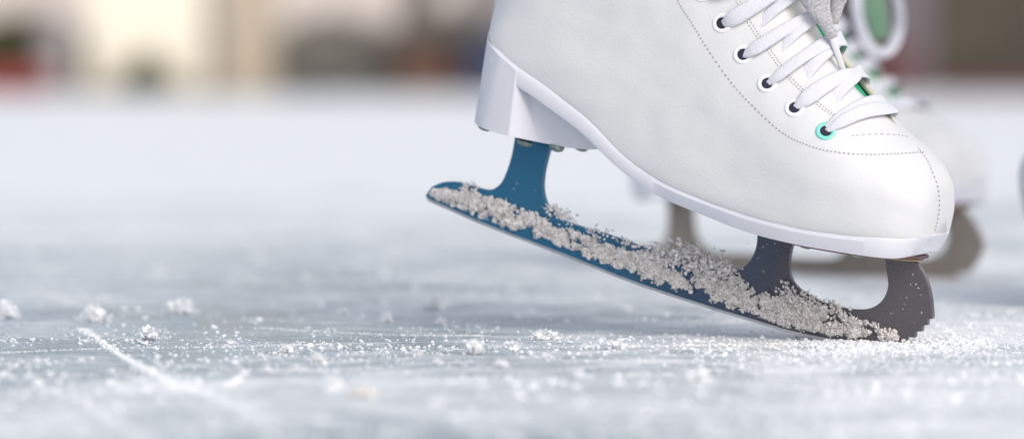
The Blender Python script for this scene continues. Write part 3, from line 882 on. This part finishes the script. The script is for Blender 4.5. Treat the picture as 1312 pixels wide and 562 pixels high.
shrub(400, 26.1, .22, .22, M['dull'], 'smaller dull shrub at the foot of the beige pillar', 6, 1000)
# red bench
b_ = empty('bench', (bgx(8, 25.7), 25.7, 0)); tag(b_, 'low dark red bench at the far left rink edge', 'bench')
boxes('seat', [(-.38, .24, 0, .3, .09, .14)], M['red'], b_); 
for sx_ in (-.34, .14): boxes('leg', [(sx_, sx_ + .06, .03, .27, 0, .088)], M['red'], b_)
boxes('front_board', [(-.36, .22, -.02, -.002, .01, .13)], M['red'], b_)
# litter bin
l_ = empty('litter_bin', (bgx(72, 25.9), 25.9, 0)); tag(l_, 'pale grey litter bin between the red bench and the cream kiosk', 'litter bin')
def cyl(name, r0, r1, z0, z1, m, parent, K=24, x=0, y=0):
    V = [(x + r0 * math.cos(6.2832 * k / K), y + r0 * math.sin(6.2832 * k / K), z0) for k in range(K)] + [(x + r1 * math.cos(6.2832 * k / K), y + r1 * math.sin(6.2832 * k / K), z1) for k in range(K)]
    F = [(k, (k + 1) % K, K + (k + 1) % K, K + k) for k in range(K)] + [tuple(range(K)), tuple(range(2 * K - 1, K - 1, -1))]
    return mesh(name, V, F, m, parent)
cyl('body', .08, .11, 0, .36, M['greybin'], l_); cyl('lid', .12, .09, .362, .40, M['greybin'], l_)
# bare tree
def tree(px, d, r, label, seed):
    t_ = empty('tree', (bgx(px, d), d, 0)); tag(t_, label, 'tree', 'bare trees behind the rink')
    rnd = random.Random(seed); V, F = [], []
    def limb(V, F, a, b, ra, rb):
        i = len(V); t = (b - a).normalized(); s1 = t.orthogonal().normalized(); s2 = t.cross(s1); K = 10
        for c, rr in ((a, ra), (b, rb)): V += [c + (s1 * math.cos(6.2832 * k / K) + s2 * math.sin(6.2832 * k / K)) * rr for k in range(K)]
        for k in range(K): F.append((i + k, i + (k + 1) % K, i + K + (k + 1) % K, i + K + k))
    limb(V, F, Vector((0, 0, -.02)), Vector((0, 0, .12)), r * 1.6, r * 1.08); limb(V, F, Vector((0, 0, .12)), Vector((.03, 0, 1.2)), r * 1.08, r * .95); limb(V, F, Vector((.03, 0, 1.2)), Vector((0, .05, 2.6)), r * .95, r * .75)
    mesh('trunk', V, F, M['bark'], t_, True)
    V, F = [], []
    def grow(a, d_, L, rr, lev):
        b = a + d_ * L; limb(V, F, a, b, rr, rr * .65)
        if lev:
            for _ in range(3): grow(b, (d_ + Vector((rnd.uniform(-.7, .7), rnd.uniform(-.7, .7), rnd.uniform(-.1, .5)))).normalized(), L * .72, rr * .6, lev - 1)
    for _ in range(5): grow(Vector((0, .05, 2.5)), Vector((rnd.uniform(-.8, .8), rnd.uniform(-.8, .8), 1)).normalized(), .9, r * .5, 4)
    mesh('crown', V, F, M['bark'], t_, True)
tree(533, 27.2, .105, 'bare tree with brown grey trunk right of the dull shrubs', 11)
tree(1245, 30, .12, 'tree half hidden by the dark cabin at the right', 12)
# planters / low things right of the trunk
q_ = empty('planter', (bgx(583, 26), 26, 0)); tag(q_, 'rusty brown wooden planter behind the raised heel', 'planter')
boxes('box', [(-.33, .24, 0, .4, .02, .30)], M['rust'], q_); boxes('rim', [(-.35, .26, -.02, .42, .302, .34)], M['brown'], q_)
leaf_ball('plant', .28, .2, .10, .38, 900, .07, M['dull'], q_, 8)
q_ = empty('crate', (bgx(628, 25.8), 25.8, 0)); tag(q_, 'dark blue crate partly hidden by the heel of the sharp skate', 'crate')
boxes('body', [(-.13, .13, 0, .3, 0, .30)], M['navy'], q_); boxes('rim', [(-.14, .14, -.01, .31, .302, .33)], M['navy'], q_)
q_ = empty('wooden_screen', (bgx(480, 27.6), 27.6, 0)); tag(q_, 'low brown wooden screen behind the tree trunk and dull shrub', 'screen')
boxes('panel', [(-.55 + k * .13, -.43 + k * .13, 0, .03, .04, .42) for k in range(15)], M['brown'], q_); boxes('rail', [(-.57, 1.55, .032, .07, .12, .18), (-.57, 1.55, .032, .07, .3, .36)], M['brown'], q_)
# dark cabin at right
x0, x1 = bgx(1192, D), bgx(1192, D) + 3.2
c_ = empty('cabin', ((x0 + x1) / 2, D, 0)); w = (x1 - x0) / 2; tag(c_, 'dark olive brown wooden cabin at the right side of the rink edge', 'cabin')
boxes('wall', [(-w + k * .2, -w + k * .2 + .194, 0, 2.2, .1, 2.4) for k in range(16)], M['darkwood'], c_); boxes('plinth', [(-w - .02, w + .02, -.03, 2.22, 0, .098)], M['maroon'], c_)
boxes('roof', [(-w - .2, w + .2, -.35, 2.5, 2.403, 2.55)], M['brown'], c_)
dr = boxes('door', [(.1, .9, -.04, -.003, .12, 2.05)], M['brown'], c_); boxes('handle', [(.16, .19, -.09, -.042, 1.0, 1.14)], M['greybin'], dr)
# mauve post and reddish low box in front of it
q_ = empty('gate_post', (bgx(1168, 25.9), 25.9, 0)); tag(q_, 'mauve grey gate post left of the dark cabin', 'post')
boxes('shaft', [(-.13, .12, 0, .2, 0, 1.5)], M['mauve'], q_); boxes('cap', [(-.15, .14, -.02, .22, 1.503, 1.56)], M['mauve'], q_)
q_ = empty('storage_box', (bgx(1146, 25.7), 25.7, 0)); tag(q_, 'dark red storage box at the foot of the gate post', 'box')
boxes('body', [(-.12, .10, 0, .2, 0, .22)], M['maroon'], q_); boxes('lid', [(-.13, .11, -.01, .21, .222, .25)], M['red'], q_)
# hedge wall behind between trunk and cabin (hidden mostly by the boot)
q_ = empty('garden_wall', (bgx(900, 29), 29, 0)); tag(q_, 'grey rendered wall behind the skates', 'wall')
boxes('panel', [(-1.6, 1.75, 0, .2, 0, 1.1)], M['greybin'], q_); boxes('coping', [(-1.63, 1.78, -.03, .23, 1.103, 1.16)], M['beige'], q_)

for o in list(COL.objects):
    if o.parent is None and 22 < o.location.y < 32: o.location.y -= SH

# ------------------------------------------------------------------ light
w_ = bpy.data.worlds.new('World'); scn.world = w_; w_.use_nodes = True; nt = w_.node_tree
sky = nt.nodes.new('ShaderNodeTexSky'); sky.sky_type = 'NISHITA'; sky.sun_disc = False
EL, AZ = R(38), R(148)
sky.sun_elevation = EL; sky.sun_rotation = AZ; sky.air_density = 1.0; sky.dust_density = 3.0; sky.ozone_density = 1.0
sk = mixc(nt, .53, sky.outputs[0], (3.3, 3.38, 3.42))       # thin bright cloud veil over the blue
nt.links.new(sk, nt.nodes['Background'].inputs[0]); nt.nodes['Background'].inputs[1].default_value = .12
sd = bpy.data.lights.new('sun', 'SUN'); sun = bpy.data.objects.new('sun', sd); COL.objects.link(sun)
sd.energy = .95; sd.angle = R(35); sd.color = (1, .965, .92)
dv = Vector((math.sin(AZ) * math.cos(EL), math.cos(AZ) * math.cos(EL), math.sin(EL)))
sun.rotation_euler = dv.to_track_quat('Z', 'Y').to_euler(); sun.location = (2, -2, 4)
scn.view_settings.view_transform = 'Standard'; scn.view_settings.look = 'None'; scn.view_settings.exposure = .68; scn.view_settings.gamma = 1
